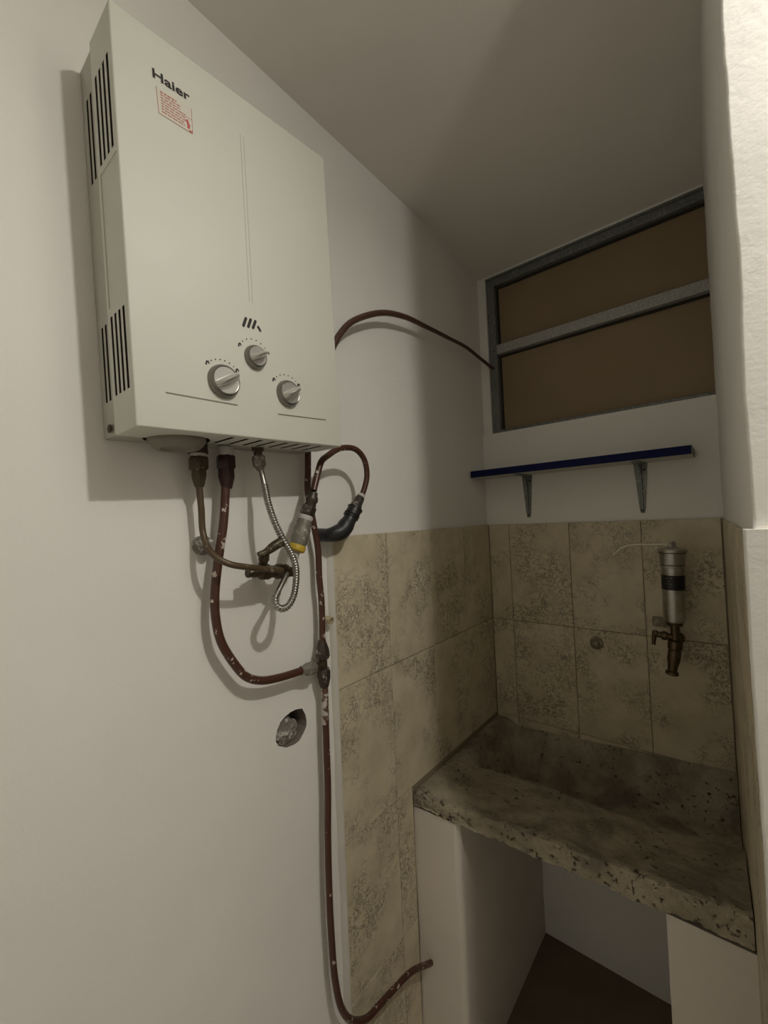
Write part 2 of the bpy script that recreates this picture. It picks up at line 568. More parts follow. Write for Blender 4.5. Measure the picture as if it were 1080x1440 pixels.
# white filler strip along the free edge of the tiles
bm = bmesh.new()
n = 90
prev = None
for k in range(n + 1):
    z = TOP * k / n
    w = 0.012 + noise.noise(Vector((0, 3, z * 9))) * 0.003
    y1_ = ycols[0] + 0.002 + noise.noise(Vector((5, 3, z * 14))) * 0.001
    ring = [bm.verts.new(p) for p in ((0, y1_ - w, z), (0.005, y1_ - w * 0.85, z), (0.0105, y1_ - 0.003, z), (0.0105, y1_, z), (0, y1_, z))]
    if prev:
        for i in range(5):
            bm.faces.new((prev[i], prev[(i + 1) % 5], ring[(i + 1) % 5], ring[i]))
    else:
        bm.faces.new(ring)
    prev = ring
bm.faces.new(prev)
obj('edge_filler', bm, M['edge'], wall_left, angle=60)

# ------------------------------------------------------------------ window
win = thing('window_1', 'low wide steel window with two brown panes', 'window', (0.36, 0.03, 1.727))
del win['category']
struct(win)
WX0, WX1, WZ0, WZ1 = 0.0325, 0.72, 1.728, 2.307
obj('frame_rail', box(WX0, WX1, 0.022, 0.052, 2.276, WZ1, bevel=0.001, seg=1), M['frame'], win)
obj('frame_rail', box(WX0, WX1, 0.022, 0.052, WZ0, 1.741, bevel=0.001, seg=1), M['frame'], win)
obj('frame_stile', box(WX0, 0.062, 0.0215, 0.052, WZ0 + 0.001, WZ1 - 0.001, bevel=0.001, seg=1), M['frame'], win)
obj('frame_lip', box(WX0 - 0.001, WX1, 0.014, 0.022, 2.3015, 2.3075), M['frame'], win)
obj('crossbar', box(0.0615, WX1, 0.020, 0.046, 2.0195, 2.0545, bevel=0.0015, seg=1), M['frame_bar'], win)
for z0, z1 in ((1.7405, 2.020), (2.054, 2.2765)):
    p = obj('pane', box(0.0615, WX1, 0.047, 0.051, z0, z1), M['glass'], win, smooth=False)
    bm = bmesh.new()
    add_box(bm, 0.062, WX1, 0.040, 0.047, z1 - 0.007, z1)
    add_box(bm, 0.062, 0.068, 0.040, 0.047, z0, z1 - 0.007)
    obj('frame_shade', bm, M['dark'], p, smooth=False)  # dark strips painting the frame's shadow along the pane
obj('hole_rivet', lathe((0.050, 0.0219, 2.035), (0.050, 0.019, 2.035), [(0, 0.003), (1, 0.0025)], 10), M['dark'], win)

# ------------------------------------------------------------------ concrete sink and its piers
def sm(a, b, x):
    t = min(1, max(0, (x - a) / (b - a)))
    return t * t * (3 - 2 * t)

def sink_mesh():
    bm = bmesh.new()
    NX = 150
    X0, X1 = 0.0108, 0.6795
    YB, YFt = -0.0115, SINK_Y
    def top(x):
        return (-0.446 + 0.07 * x / U + 0.9) * U
    def bot(x):
        return (-0.469 + 0.048 * x / U + 0.9) * U + noise.noise(Vector((x * 9, 0, 3))) * 0.004
    def surf(x, y):
        z = top(x)
        left = sm(0.028, 0.085, x)                     # left rim, then down
        fl = sm(YFt + 0.012, YFt + 0.05, y)            # front lip
        yd = -0.295 + 0.015 * math.sin(x * 9)
        slope = 0.010 * fl + 0.030 * sm(YFt + 0.03, yd, y)
        bowl = 0.115 * sm(yd, yd + 0.045, y) * sm(0.045, 0.095, x)
        back = 1 - 0.85 * sm(-0.045, -0.015, y)
        return z - (slope + bowl) * left * back
    prof = []
    ny = 84
    rings = []
    for i in range(NX + 1):
        x = X0 + (X1 - X0) * i / NX
        r = []
        zb, zt = bot(x), top(x)
        deep = zt - 0.21
        r.append((x, YB, deep)); r.append((x, -0.28, deep)); r.append((x, -0.40, zb + 0.004))
        for k in range(1, 9):
            r.append((x, -0.40 + (YFt + 0.40) * k / 8, zb))
        for k in range(1, 9):
            f_ = k / 9
            r.append((x, YFt + 0.004 * (2 * f_ - 1) ** 2, zb + (zt - zb) * f_))
        for k in range(ny + 1):
            y = YFt + 0.003 + (YB - YFt - 0.003) * k / ny
            r.append((x, y, surf(x, y)))
        def fit(p):
            k_ = (X1 - 0.004 + 0.0236 * p[1] / YF - X0) / (X1 - X0)     # the slab follows the slightly splayed right wall
            return (X0 + (p[0] - X0) * k_, p[1], p[2])
        rings.append([bm.verts.new(fit(p)) for p in r])
    m = len(rings[0])
    for a, b in zip(rings, rings[1:]):
        for k in range(m - 1):
            bm.faces.new((a[k], a[k + 1], b[k + 1], b[k]))
        bm.faces.new((a[m - 1], a[0], b[0], b[m - 1]))
    bm.faces.new(rings[0]); bm.faces.new(rings[-1])
    bmesh.ops.recalc_face_normals(bm, faces=bm.faces)
    bm.normal_update()
    for v in bm.verts:
        c = v.co
        edge = max(0.0, 1 - abs(c.y - YFt) / 0.06)
        d = noise.noise(c * 22) * 0.0026 + noise.noise(c * 60) * 0.0012 + noise.noise(c * 120) * (0.0008 + 0.0020 * edge)
        pit = noise.noise(c * 130 + Vector((3, 9, 2)))
        if pit > 0.42:
            d -= (pit - 0.42) * 0.022 * (0.35 + edge)
        if 0.012 < c.x < 0.672 and c.y < -0.014:
            v.co += v.normal * d
    return bm
sink = tag(obj('laundry_sink', sink_mesh(), M['concrete'], angle=70), 'rough raw concrete laundry sink slab with a sunken basin between tiled walls', 'sink')

def under(a, b):
    """underside of the sink above plan point (a, b)"""
    zb = (-0.469 + 0.048 * a / U + 0.9) * U - 0.0045
    deep = (-0.446 + 0.07 * a / U + 0.9) * U - 0.214
    return zb if b < -0.405 else zb + (deep - zb) * min(1, (b + 0.405) / 0.125)
def pier(name, x0, x1, y0, y1, z1f, r, label):
    poly = [(x0, y1), (x0, -0.28), (x0, -0.405), (x0, y0 + 0.001)]
    for k in range(6):
        a = -math.pi / 2 + k / 5 * math.pi / 2
        poly.append((x1 - r + r * math.cos(a), y0 + r + r * math.sin(a)))
    poly += [(x1, -0.405), (x1, -0.28), (x1, y1)]
    return tag(obj(name, rough_prism(poly, 0.0, z1f, 0.02, 0.0018, under), M['pier'], angle=60), label, 'pier')
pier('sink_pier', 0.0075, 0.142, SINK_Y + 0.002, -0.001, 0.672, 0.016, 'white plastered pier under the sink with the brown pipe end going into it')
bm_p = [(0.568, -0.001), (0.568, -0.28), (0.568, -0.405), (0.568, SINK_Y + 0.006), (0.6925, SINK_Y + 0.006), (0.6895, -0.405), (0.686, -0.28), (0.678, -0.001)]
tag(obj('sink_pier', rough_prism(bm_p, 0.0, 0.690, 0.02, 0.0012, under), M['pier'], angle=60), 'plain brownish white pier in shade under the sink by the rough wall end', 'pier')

# ------------------------------------------------------------------ water heater
HQ = [Vector(p) for p in ((-1.2310, 1.5555), (-0.8700, 1.5695), (-0.8865, 2.1235), (-1.2490, 2.0890))]
HW, HH, HD = 0.36, 0.54, 0.124
def hmap(co):
    s, t = co.y / HW, co.z / HH
    p = HQ[0].lerp(HQ[1], s).lerp(HQ[3].lerp(HQ[2], s), t)
    return Vector((co.x, p.x, p.y))
def hinv(y, z):
    """wall coordinates (y, z) -> heater coordinates (a, b)"""
    s = t = 0.5
    for _ in range(12):
        p = HQ[0].lerp(HQ[1], s).lerp(HQ[3].lerp(HQ[2], s), t)
        e = Vector((y, z)) - p
        du = (HQ[1] - HQ[0]).lerp(HQ[2] - HQ[3], t)
        dv = (HQ[3] - HQ[0]).lerp(HQ[2] - HQ[1], s)
        det = du.x * dv.y - du.y * dv.x
        s += (e.x * dv.y - e.y * dv.x) / det
        t += (du.x * e.y - du.y * e.x) / det
    return s * HW, t * HH
def warp(bm):
    for v in bm.verts:
        v.co = hmap(v.co)
    return bm
heater = thing('water_heater', 'cream gas water heater with three silver knobs hung on the wall', 'water heater', (0.0, -1.055, 1.558))

def cut(bm_body, bm_cut, m_body, m_cut):
    """body minus cutter, returned as a bmesh; the cut faces keep the cutter's material"""
    ms = []
    for b_, m_ in ((bm_body, m_body), (bm_cut, m_cut)):
        bmesh.ops.recalc_face_normals(b_, faces=b_.faces)
        me = bpy.data.meshes.new('tmp'); b_.to_mesh(me); b_.free(); me.materials.append(m_)
        o = bpy.data.objects.new('tmp', me); col.objects.link(o); ms.append(o)
    md = ms[0].modifiers.new('b', 'BOOLEAN'); md.operation = 'DIFFERENCE'; md.object = ms[1]; md.solver = 'EXACT'
    try:
        md.material_mode = 'TRANSFER'
    except Exception:
        pass
    dg = bpy.context.evaluated_depsgraph_get()
    res = bpy.data.meshes.new_from_object(ms[0].evaluated_get(dg))
    out = bmesh.new(); out.from_mesh(res)
    mats = list(res.materials)
    for o in ms:
        d = o.data
        bpy.data.objects.remove(o); bpy.data.meshes.remove(d)
    bpy.data.meshes.remove(res)
    return out, mats

SX_REAR = (0.022, 0.036)
SX_COVER = (0.066, 0.080, 0.094, 0.108)
SLOTS_Z = ((0.0515, 0.158), (0.362, 0.482))
rear = box(0.0, 0.0515, 0.0025, HW - 0.0025, 0.002, HH - 0.002, bevel=0.003)
cutter = bmesh.new()
for z0, z1 in SLOTS_Z:
    for x in SX_REAR:
        add_box(cutter, x - 0.0034, x + 0.0034, -0.02, 0.016, z0, z1)
add_lathe(cutter, (0.052, 0.083, -0.01), (0.052, 0.083, 0.012), [(0, 0.046), (1, 0.046)], 28)
bm, mats = cut(rear, cutter, M['enamel_shaded'], M['dark'])
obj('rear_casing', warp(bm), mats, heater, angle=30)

cover = box(0.050, HD, 0.0, HW, 0.0, HH, bevel=0.0024, seg=3)
cutter = bmesh.new()
for z0, z1 in SLOTS_Z:
    for x in SX_COVER:
        add_box(cutter, x - 0.0034, x + 0.0034, -0.02, 0.014, z0, z1)
for k in range(8):
    a = 0.139 + k * 0.0255
    add_box(cutter, 0.058, 0.112, a - 0.0034, a + 0.0034, -0.02, 0.010)
add_lathe(cutter, (0.052, 0.083, -0.01), (0.052, 0.083, 0.012), [(0, 0.046), (1, 0.046)], 28)
for bx in ((0.060, 0.118, -0.01, 0.0012, 0.17, 0.352),):
    add_box(cutter, *bx)
bm, mats = cut(cover, cutter, M['enamel'], M['dark'])
# the shallow pressed panel on the side keeps the enamel, only the vents are dark
for f_ in bm.faces:
    c = f_.calc_center_median()
    if 0.165 < c.z < 0.356 and 0.0 <= c.y < 0.003 and 0.055 < c.x < 0.12:
        f_.material_index = 0
obj('cover', warp(bm), mats, heater, angle=30)

# round plastic cap under the casing
capa = hmap(Vector((0.052, 0.083, 0.010)))
obj('drain_cap', lathe(capa, capa + Vector((0, 0, -0.026)), [(0, 0.040), (0.45, 0.041), (0.62, 0.038), (0.9, 0.030), (0.93, 0.024), (0.8, 0.021), (0.78, 0.0)], 28), M['dirty_plastic'], heater)
# small rubber foot near the rear corner
fp = hmap(Vector((0.035, 0.0, 0.012)))
obj('screw', lathe(fp, fp + Vector((0, -0.003, 0)), [(0, 0.006), (0.6, 0.006), (1, 0.003)], 12), M['screw'], heater)

XFR = HD + 0.0004
def flat(polys, x0=XFR - 0.0012, x1=XFR):
    bm = bmesh.new()
    for p in polys:
        add_prism(bm, p, x0, x1, 'x')
    return bm
def bar(p, q, w):
    p, q = Vector(p), Vector(q)
    n_ = (q - p).normalized(); n_ = Vector((-n_.y, n_.x)) * w / 2
    return [tuple(p + n_), tuple(q + n_), tuple(q - n_), tuple(p - n_)]
def disc(c, r, n=8):
    return [(c[0] + r * math.cos(2 * math.pi * k / n), c[1] + r * math.sin(2 * math.pi * k / n)) for k in range(n)]

obj('pressed_line', flat([bar((-1.1942, 1.6053), (-1.0893, 1.6082), 0.0020)]), M['groove_shade_dark'], heater, smooth=False)
obj('pressed_line', flat([bar((-1.0154, 1.6075), (-0.9088, 1.6150), 0.0020)]), M['groove_shade_dark'], heater, smooth=False)
for d in (-0.0028, 0.0028):
    obj('pressed_line', flat([bar((-1.0651 + d, 2.0433), (-1.0592 + d, 1.7778), 0.0011)]), M['groove'], heater, smooth=False)
for a, b, w in (((-1.0745, 1.7350), (-1.0695, 1.7485), 0.0045), ((-1.0660, 1.7360), (-1.0610, 1.7495), 0.0045), ((-1.0575, 1.7370), (-1.0525, 1.7498), 0.0045), ((-1.0480, 1.7420), (-1.0440, 1.7370), 0.0042)):
    a, b = Vector(a), Vector(b)
    t = (b - a).normalized()
    n_ = Vector((-t.y, t.x)) * w / 2
    poly = [a - n_, a - n_ * 0.5 - t * w * 0.4, a + n_ * 0.5 - t * w * 0.4, a + n_, b + n_, b + n_ * 0.5 + t * w * 0.4, b - n_ * 0.5 + t * w * 0.4, b - n_]
    obj('sight_slot', flat([[tuple(p) for p in poly]]), M['print_and_slot_shade'], heater, smooth=False)  # flat black bar painting the darkness inside a sight hole

# knobs
for (y, z), r, tilt in (((-1.1113, 1.6389), 0.0238, 0.55), ((-1.0563, 1.6902), 0.0180, 0.50), ((-0.9948, 1.6454), 0.0215, 0.55)):
    A, B = Vector((HD - 0.001, y, z)), Vector((HD + 0.011, y, z))
    kn = obj('knob', lathe(A, B, [(0, r * 1.04), (0.45, r * 1.02), (0.7, r * 0.97), (0.85, r * 0.92), (0.92, r * 0.86), (0.86, r * 0.80), (0.80, 0.0)], 36), M['knob_rim'], heater, angle=30)
    obj('knob_face', lathe(A.lerp(B, 0.75), A.lerp(B, 0.90), [(0, r * 0.84), (1, r * 0.80), (0.9, r * 0.5), (0.8, 0.0)], 36), M['knob'], kn)
    g = bmesh.new()
    L_ = r * 0.84
    rings = []
    for k in range(13):
        f_ = -1 + 2 * k / 12
        hgt = 0.019 * (max(0.0, 1 - f_ * f_)) ** 0.35 + 0.0005
        wd = r * 0.24 * (0.75 + 0.25 * (1 - f_ * f_)) + 0.0003
        ring = []
        for j in range(7):
            a = math.pi * j / 6
            ring.append((B.x - 0.003 + hgt * math.sin(a) ** 0.6, f_ * L_, wd * math.cos(a)))
        rings.append(ring)
    ca, sa = math.cos(tilt), math.sin(tilt)
    rv = [[g.verts.new((p[0], y + p[1] * ca - p[2] * sa, z + p[1] * sa + p[2] * ca)) for p in ring] for ring in rings]
    for r0, r1 in zip(rv, rv[1:]):
        for j in range(6):
            g.faces.new((r0[j], r0[j + 1], r1[j + 1], r1[j]))
        g.faces.new((r0[6], r0[0], r1[0], r1[6]))
    g.faces.new(rv[0]); g.faces.new(rv[-1])
    obj('grip', g, M['knob'], kn)
# printed scales: six dots and two end symbols round each knob
ARCS = [((-1.1113, 1.6389), [(-1.1335, 1.6594), (-1.119, 1.6716), (-1.1044, 1.6703), (-1.0872, 1.6619)]),
        ((-1.0563, 1.6902), [(-1.082, 1.7028), (-1.0616, 1.7169), (-1.0422, 1.716), (-1.0305, 1.7043)]),
        ((-0.9948, 1.6454), [(-1.0226, 1.6642), (-1.0051, 1.6756), (-0.9845, 1.6733), (-0.9695, 1.6657)])]
for c, pts in ARCS:
    c = Vector(c)
    p0, p1 = Vector(pts[0]) - c, Vector(pts[3]) - c
    a0, a1 = math.atan2(p0.y, p0.x), math.atan2(p1.y, p1.x)
    rr = sum((Vector(p) - c).length for p in pts) / 4
    polys = []
    for k in range(1, 7):
        a = a0 + (a1 - a0) * k / 7
        polys.append(disc(c + Vector((math.cos(a), math.sin(a))) * rr, 0.0011 if k < 6 else 0.0009))
    for e in (a0, a1):
        q = c + Vector((math.cos(e), math.sin(e))) * rr
        polys.append(bar(q + Vector((-0.0022, -0.003)), q + Vector((-0.0006, 0.003)), 0.0024))
        polys.append(bar(q + Vector((0.0006, 0.0035)), q + Vector((0.0026, -0.0008)), 0.0020))
    obj('dial_print', flat(polys), M['print_and_slot_shade'], heater, smooth=False)

def text_bm(body, size):
    cu = bpy.data.curves.new('txt', 'FONT')
    cu.body = body; cu.size = size; cu.offset = size * 0.022
    o = bpy.data.objects.new('txt', cu); col.objects.link(o)
    dg = bpy.context.evaluated_depsgraph_get()
    me = bpy.data.meshes.new_from_object(o.evaluated_get(dg))
    bm = bmesh.new(); bm.from_mesh(me)
    bpy.data.objects.remove(o); bpy.data.curves.remove(cu); bpy.data.meshes.remove(me)
    return bm

def place_text(bm, origin, xdir, zdir, width, height):
    xs = [v.co.x for v in bm.verts]; ys = [v.co.y for v in bm.verts]
    x0, x1, y0, y1 = min(xs), max(xs), min(ys), max(ys)
    for v in bm.verts:
        a, b = (v.co.x - x0) / (x1 - x0) * width, (v.co.y - y0) / (y1 - y0) * height
        v.co = Vector(origin) + Vector(xdir) * a + Vector(zdir) * b
    return bm
bm = place_text(text_bm('Haier', 0.02), (XFR + 0.0002, -1.1985, 2.0285), (0, 0.9965, 0.085), (0, -0.06, 0.998), 0.0505, 0.0128)
obj('brand_name', bm, M['print_and_slot_shade'], heater, smooth=False)

# warning sticker with red lines of print
S = [Vector(p) for p in ((-1.1948, 2.0194), (-1.1922, 1.9843), (-1.1456, 1.9878), (-1.1464, 2.0257))]
def sp(u_, v_):
    return tuple(S[1].lerp(S[2], u_).lerp(S[0].lerp(S[3], u_), v_))
stick = obj('sticker', flat([[tuple(p) for p in S]], XFR - 0.0012, XFR - 0.0001), M['sticker'], heater, smooth=False)
polys = []
for k in range(8):
    v_ = 0.88 - k * 0.105
    u_ = 0.10
    end = (0.55 if k < 1 else 0.66 if k < 3 else 0.80 if k < 6 else 0.76)
    while u_ < end:
        ln = random.uniform(0.06, 0.15)
        a, b = u_, min(end, u_ + ln)
        h_ = 0.024 if k else 0.034
        polys.append([sp(a, v_ - h_), sp(b, v_ - h_), sp(b, v_ + h_), sp(a, v_ + h_)])
        u_ = b + 0.025
obj('sticker_print', flat(polys, XFR - 0.0002, XFR + 0.0001), M['red_light'], stick, smooth=False)
polys = [[sp(0.80, 0.40), sp(0.86, 0.46), sp(0.93, 0.24), sp(0.90, 0.10), sp(0.84, 0.12), sp(0.84, 0.26)],
         [sp(0.88, 0.02), sp(0.985, 0.03), sp(0.985, 0.14), sp(0.955, 0.07), sp(0.90, 0.08)]]
obj('sticker_emblem', flat(polys, XFR - 0.0002, XFR + 0.0002), M['red_print'], stick, smooth=False)
polys = [bar(sp(0.005, 0.0), sp(0.005, 1.0), 0.0006), bar(sp(0.995, 0.0), sp(0.995, 0.95), 0.0006), bar(sp(0.0, 0.005), sp(1, 0.005), 0.0005), bar(sp(0.68, 0.56), sp(1.0, 0.52), 0.0006)]
obj('sticker_border', flat(polys, XFR - 0.0002, XFR + 0.0002), M['red_light'], stick, smooth=False)

# ------------------------------------------------------------------ pipes under the heater
P1 = [(0.0341,-1.1067,1.5107),(0.0341,-1.1073,1.4923),(0.0341,-1.1049,1.4568),(0.0341,-1.1038,1.42),(0.0465,-1.104,1.396),(0.062,-1.0987,1.3789),(0.0744,-1.0833,1.3665),(0.0775,-1.0472,1.3569),(0.0682,-0.9948,1.347),(0.0589,-0.9587,1.3399)]
t = thing('copper_pipe', 'thin olive brown copper pipe bending under the heater towards the wall valve', 'pipe', P1[-1])
obj('tube', tube(P1, 0.0052), M['oxide'], t)
x, y = 0.0341, -1.1070
obj('washer', lathe((x, y, 1.562), (x, y, 1.545), [(0, 0.0145), (1, 0.0155)], 20), M['maroon'], t)
obj('thread_tape', lathe((x, y, 1.546), (x, y, 1.540), [(0, 0.0125), (1, 0.0125)], 18), M['tape'], t)
obj('union_nut', nut((x, y, 1.5405), (x, y, 1.5185), 0.0158), M['brass_dark'], t)
obj('flare_nut', lathe((x, y, 1.519), (x, y, 1.491), [(0, 0.0125), (0.35, 0.0125), (0.8, 0.0095), (1, 0.0075)], 6, 0.4), M['brass_dark'], t)

HOSE = [(0.0341,-1.0595,1.5135),(0.0341,-1.0617,1.488),(0.0341,-1.0677,1.4303),(0.0341,-1.0803,1.3626),(0.0341,-1.087,1.3133),(0.0341,-1.0869,1.2797),(0.0326,-1.0788,1.2393),(0.031,-1.0576,1.1981),(0.031,-1.0319,1.1639),(0.031,-1.0038,1.1488),(0.031,-0.9642,1.1415),(0.031,-0.9051,1.1382)]
t = thing('copper_pipe', 'thick red brown copper pipe sweeping in a wide U below the heater', 'pipe', HOSE[9])
obj('tube', tube(HOSE, 0.0074), M['copper'], t)
x, y = 0.0341, -1.0590
obj('thread_tape', lathe((x, y, 1.561), (x, y, 1.5465), [(0, 0.0135), (0.7, 0.0135), (1, 0.0125)], 18), M['tape'], t)
obj('union_nut', nut((x, y, 1.547), (x, y, 1.523), 0.0158), M['maroon'], t)
obj('flare_nut', lathe((x, y, 1.5235), (x, y, 1.490), [(0, 0.0135), (0.4, 0.0140), (0.8, 0.0105), (1, 0.0088)], 8, 0.2), M['maroon'], t)

FA = [(0.0465,-1.0024,1.5411),(0.0481,-0.9997,1.5245),(0.0543,-0.9978,1.496)]
FB = [(0.0543,-0.9978,1.4973),(0.0651,-0.9993,1.4649),(0.0775,-0.9963,1.4305),(0.0868,-0.9867,1.3989),(0.0899,-0.9718,1.3716),(0.0899,-0.9635,1.3468),(0.0899,-0.9648,1.3204),(0.0884,-0.971,1.2961),(0.0868,-0.9829,1.2818),(0.0852,-0.9954,1.2803),(0.0821,-1.003,1.2887),(0.079,-1.0018,1.2992),(0.0759,-0.9931,1.3087)]
FC = [(0.0767,-0.9953,1.3066),(0.0713,-0.98,1.3214),(0.0651,-0.9636,1.3368)]
t = thing('gas_hose', 'silver corrugated flexible gas hose looping below the heater', 'hose', FB[8])
obj('collar', tube(FA, 0.0047), M['chrome'], t)
obj('corrugated_tube', tube(FB, lambda s: 0.0058 + 0.0008 * math.sin(s * 2 * math.pi / 0.0048), 14, 0.0006), M['chrome'], t, angle=80)
obj('collar', tube(FC, 0.0047), M['chrome'], t)
x, y = 0.0462, -1.0035
obj('neck', lathe((x, y, 1.566), (x, y, 1.549), [(0, 0.0105), (0.4, 0.0105), (0.5, 0.0075), (1, 0.0075)], 16), M['brass_dark'], t)
obj('union_nut', nut((x, y, 1.550), (x + 0.001, y + 0.0015, 1.530), 0.0118), M['galv'], t)
obj('ferrule', lathe((x + 0.001, y + 0.0015, 1.531), FA[1], [(0, 0.0085), (1, 0.0065)], 16), M['galv'], t)

LOOP = [(0.0775,-0.904,1.4881),(0.0744,-0.8886,1.5236),(0.0713,-0.8749,1.548),(0.0682,-0.8545,1.5615),(0.0682,-0.8190,1.580),(0.0682,-0.771,1.5831),(0.0682,-0.7444,1.5637),(0.0651,-0.7336,1.5296),(0.062,-0.7417,1.4974),(0.0589,-0.7513,1.4783)]
SLV = [(0.0589,-0.7512,1.4799),(0.0543,-0.7711,1.4485),(0.0512,-0.7872,1.4241)]
ELB = [(0.0558,-0.7655,1.4563),(0.0512,-0.7872,1.4241),(0.0465,-0.8031,1.4063),(0.0341,-0.823,1.3999),(0.002,-0.8302,1.4006)]
t = thing('gas_pipe', 'brown looped pipe ending in a black taped elbow on the wall', 'pipe', ELB[-1])
obj('tube', tube(LOOP, 0.0064), M['copper'], t)
obj('connector', lathe(SLV[0], SLV[1], [(0, 0.0085), (0.1, 0.0105), (0.5, 0.0112), (0.55, 0.0128), (1, 0.0132)], 16), M['grey_fit'], t)
obj('thread_tape', lathe(Vector(SLV[0]) + Vector((0.001, 0.004, 0.006)), SLV[0], [(0, 0.0075), (1, 0.0095)], 14), M['tape'], t)
def elr(s):
    return 0.0150 + 0.0013 * (1 if s < 0.02 else 0) + 0.0032 * sm(0.03, 0.05, s) * (1 - sm(0.07, 0.10, s)) - 0.001 * sm(0.07, 0.1, s)
e0, e1 = Vector(ELB[0]), Vector(ELB[1])
for f0 in (0.02, 0.42, 0.56):
    obj('ring', lathe(e0.lerp(e1, f0), e0.lerp(e1, f0 + 0.10), [(0, 0.0155), (0.3, 0.0178), (0.7, 0.0178), (1, 0.0155)], 18), M['black_rubber'], t)
obj('elbow', tube(ELB, elr, 18, 0.003), M['black_rubber'], t)

GV = [(0.0775,-0.9042,1.4853),(0.0728,-0.9104,1.4583),(0.0697,-0.9174,1.4408),(0.0651,-0.9289,1.4076),(0.062,-0.9379,1.3788),(0.0604,-0.944,1.366),(0.0573,-0.9523,1.3469)]
t = thing('gas_valve', 'spattered grey gas valve with a yellow ring and small dark lever', 'valve', (0.055, -0.985, 1.342))
obj('top_nut', lathe(GV[0], GV[1], [(0, 0.0080), (0.25, 0.0092), (0.4, 0.0118), (0.62, 0.0124), (0.75, 0.0102), (1, 0.0114)], 14), M['grey_fit'], t)
obj('middle_nut', nut(GV[1], GV[2], 0.0140), M['grey_fit'], t)
obj('thread_tape', lathe(GV[2], Vector(GV[2]).lerp(Vector(GV[3]), 0.25), [(0, 0.0124), (0.4, 0.0142), (1, 0.0134)], 18), M['tape'], t)
obj('valve_body', lathe(Vector(GV[2]).lerp(Vector(GV[3]), 0.22), GV[4], [(0, 0.0124), (0.12, 0.0150), (0.2, 0.0136), (0.3, 0.0158), (0.75, 0.0166), (0.85, 0.0148), (1, 0.014)], 12), M['galv'], t)
obj('yellow_ring', lathe(Vector(GV[3]).lerp(Vector(GV[4]), 0.72), Vector(GV[4]).lerp(Vector(GV[5]), 0.35), [(0, 0.0145), (0.2, 0.0166), (0.8, 0.0166), (1, 0.014)], 20), M['yellow'], t)
obj('outlet', lathe(GV[4], GV[6], [(0, 0.0085), (0.35, 0.0092), (0.5, 0.0100), (1, 0.0095)], 14), M['tape'], t)
TEE0, TEE1 = Vector((0.0500, -1.0360, 1.3455)), Vector((0.0558, -0.9430, 1.3383))
bm = bmesh.new()
add_lathe(bm, TEE0, TEE1, [(0, 0.0085), (0.05, 0.0092), (0.08, 0.0078), (0.11, 0.0092), (0.14, 0.0078), (0.17, 0.0092), (0.2, 0.0078), (0.25, 0.0095), (0.28, 0.0135), (0.44, 0.0142), (0.46, 0.0112), (0.60, 0.0112), (0.62, 0.0140), (0.84, 0.0142), (0.86, 0.0110), (1, 0.0105)], 10)
roughen(bm, 0.0006, 160)
obj('valve_barrel', bm, M['brass_dark'], t)
obj('wall_nipple', lathe((0.0, -0.985, 1.342), (0.056, -0.985, 1.342), [(0, 0.0095), (1, 0.0095)], 14), M['brass_dark'], t)
obj('lever_stem', lathe((0.055, -1.010, 1.346), (0.078, -1.019, 1.378), [(0, 0.0085), (0.6, 0.0075), (0.65, 0.0095), (1, 0.008)], 10), M['brass_dark'], t)
obj('lever', tube([(0.0806, -1.0330, 1.3765), (0.083, -1.018, 1.381), (0.087, -1.006, 1.389), (0.090, -0.992, 1.396)], lambda s: 0.0050 + 0.0036 * sm(0.005, 0.03, s), 10, 0.004), M['brass_dark'], t)

VERT = [(0.0186,-0.8633,1.5834),(0.0217,-0.8682,1.5379),(0.0248,-0.8732,1.4903),(0.0279,-0.864,1.4241),(0.0279,-0.855,1.3735),(0.0279,-0.8543,1.3101),(0.0279,-0.8508,1.2653),(0.0279,-0.8523,1.198),(0.0279,-0.8537,1.165)]
VERT2 = [(0.0279,-0.8515,1.1026),(0.0279,-0.8518,1.059),(0.0279,-0.8529,0.965),(0.0279,-0.8535,0.8787),(0.0279,-0.8579,0.7965),(0.0279,-0.8607,0.6732),(0.0279,-0.8594,0.5875),(0.0294,-0.8557,0.5023),(0.0325,-0.8443,0.4366),(0.0326,-0.8159,0.385),(0.0341,-0.7729,0.3508),(0.0357,-0.7345,0.3444),(0.0388,-0.6846,0.3387),(0.0419,-0.622,0.3268),(0.0432,-0.5394,0.2816)]
t = thing('copper_pipe', 'long upright brown copper pipe with a three way joint along the tile edge', 'pipe', VERT2[-1])
obj('upper_tube', tube(VERT, 0.0066), M['copper'], t)
obj('lower_tube', tube(VERT2, 0.0070), M['copper'], t)
ta, tb = Vector((0.0279, -0.8535, 1.183)), Vector((0.0279, -0.8520, 1.086))
obj('paint_smear', tube([(0.0279, -0.8515, 1.092), (0.0279, -0.8517, 1.06), (0.0279, -0.8525, 1.012)], 0.00725), M['patchy'], t)
tee = obj('tee_body', lathe(ta.lerp(tb, 0.30), ta.lerp(tb, 0.74), [(0, 0.0085), (1, 0.0085)], 14), M['brass_dark'], t)
obj('side_outlet', lathe((0.0279, -0.8528, 1.1325), (0.0305, -0.884, 1.1365), [(0, 0.0085), (1, 0.0082)], 14), M['brass_dark'], t)
obj('upper_nut', lathe(ta, ta.lerp(tb, 0.40), [(0, 0.0085), (0.2, 0.0105), (0.5, 0.0145), (0.8, 0.0155), (1, 0.0115)], 8, 0.3), M['grey_fit'], t)
obj('lower_nut', lathe(ta.lerp(tb, 0.60), tb, [(0, 0.0125), (0.15, 0.0148), (0.5, 0.0140), (0.85, 0.0105), (1, 0.008)], 8, 0.3), M['grey_fit'], t)
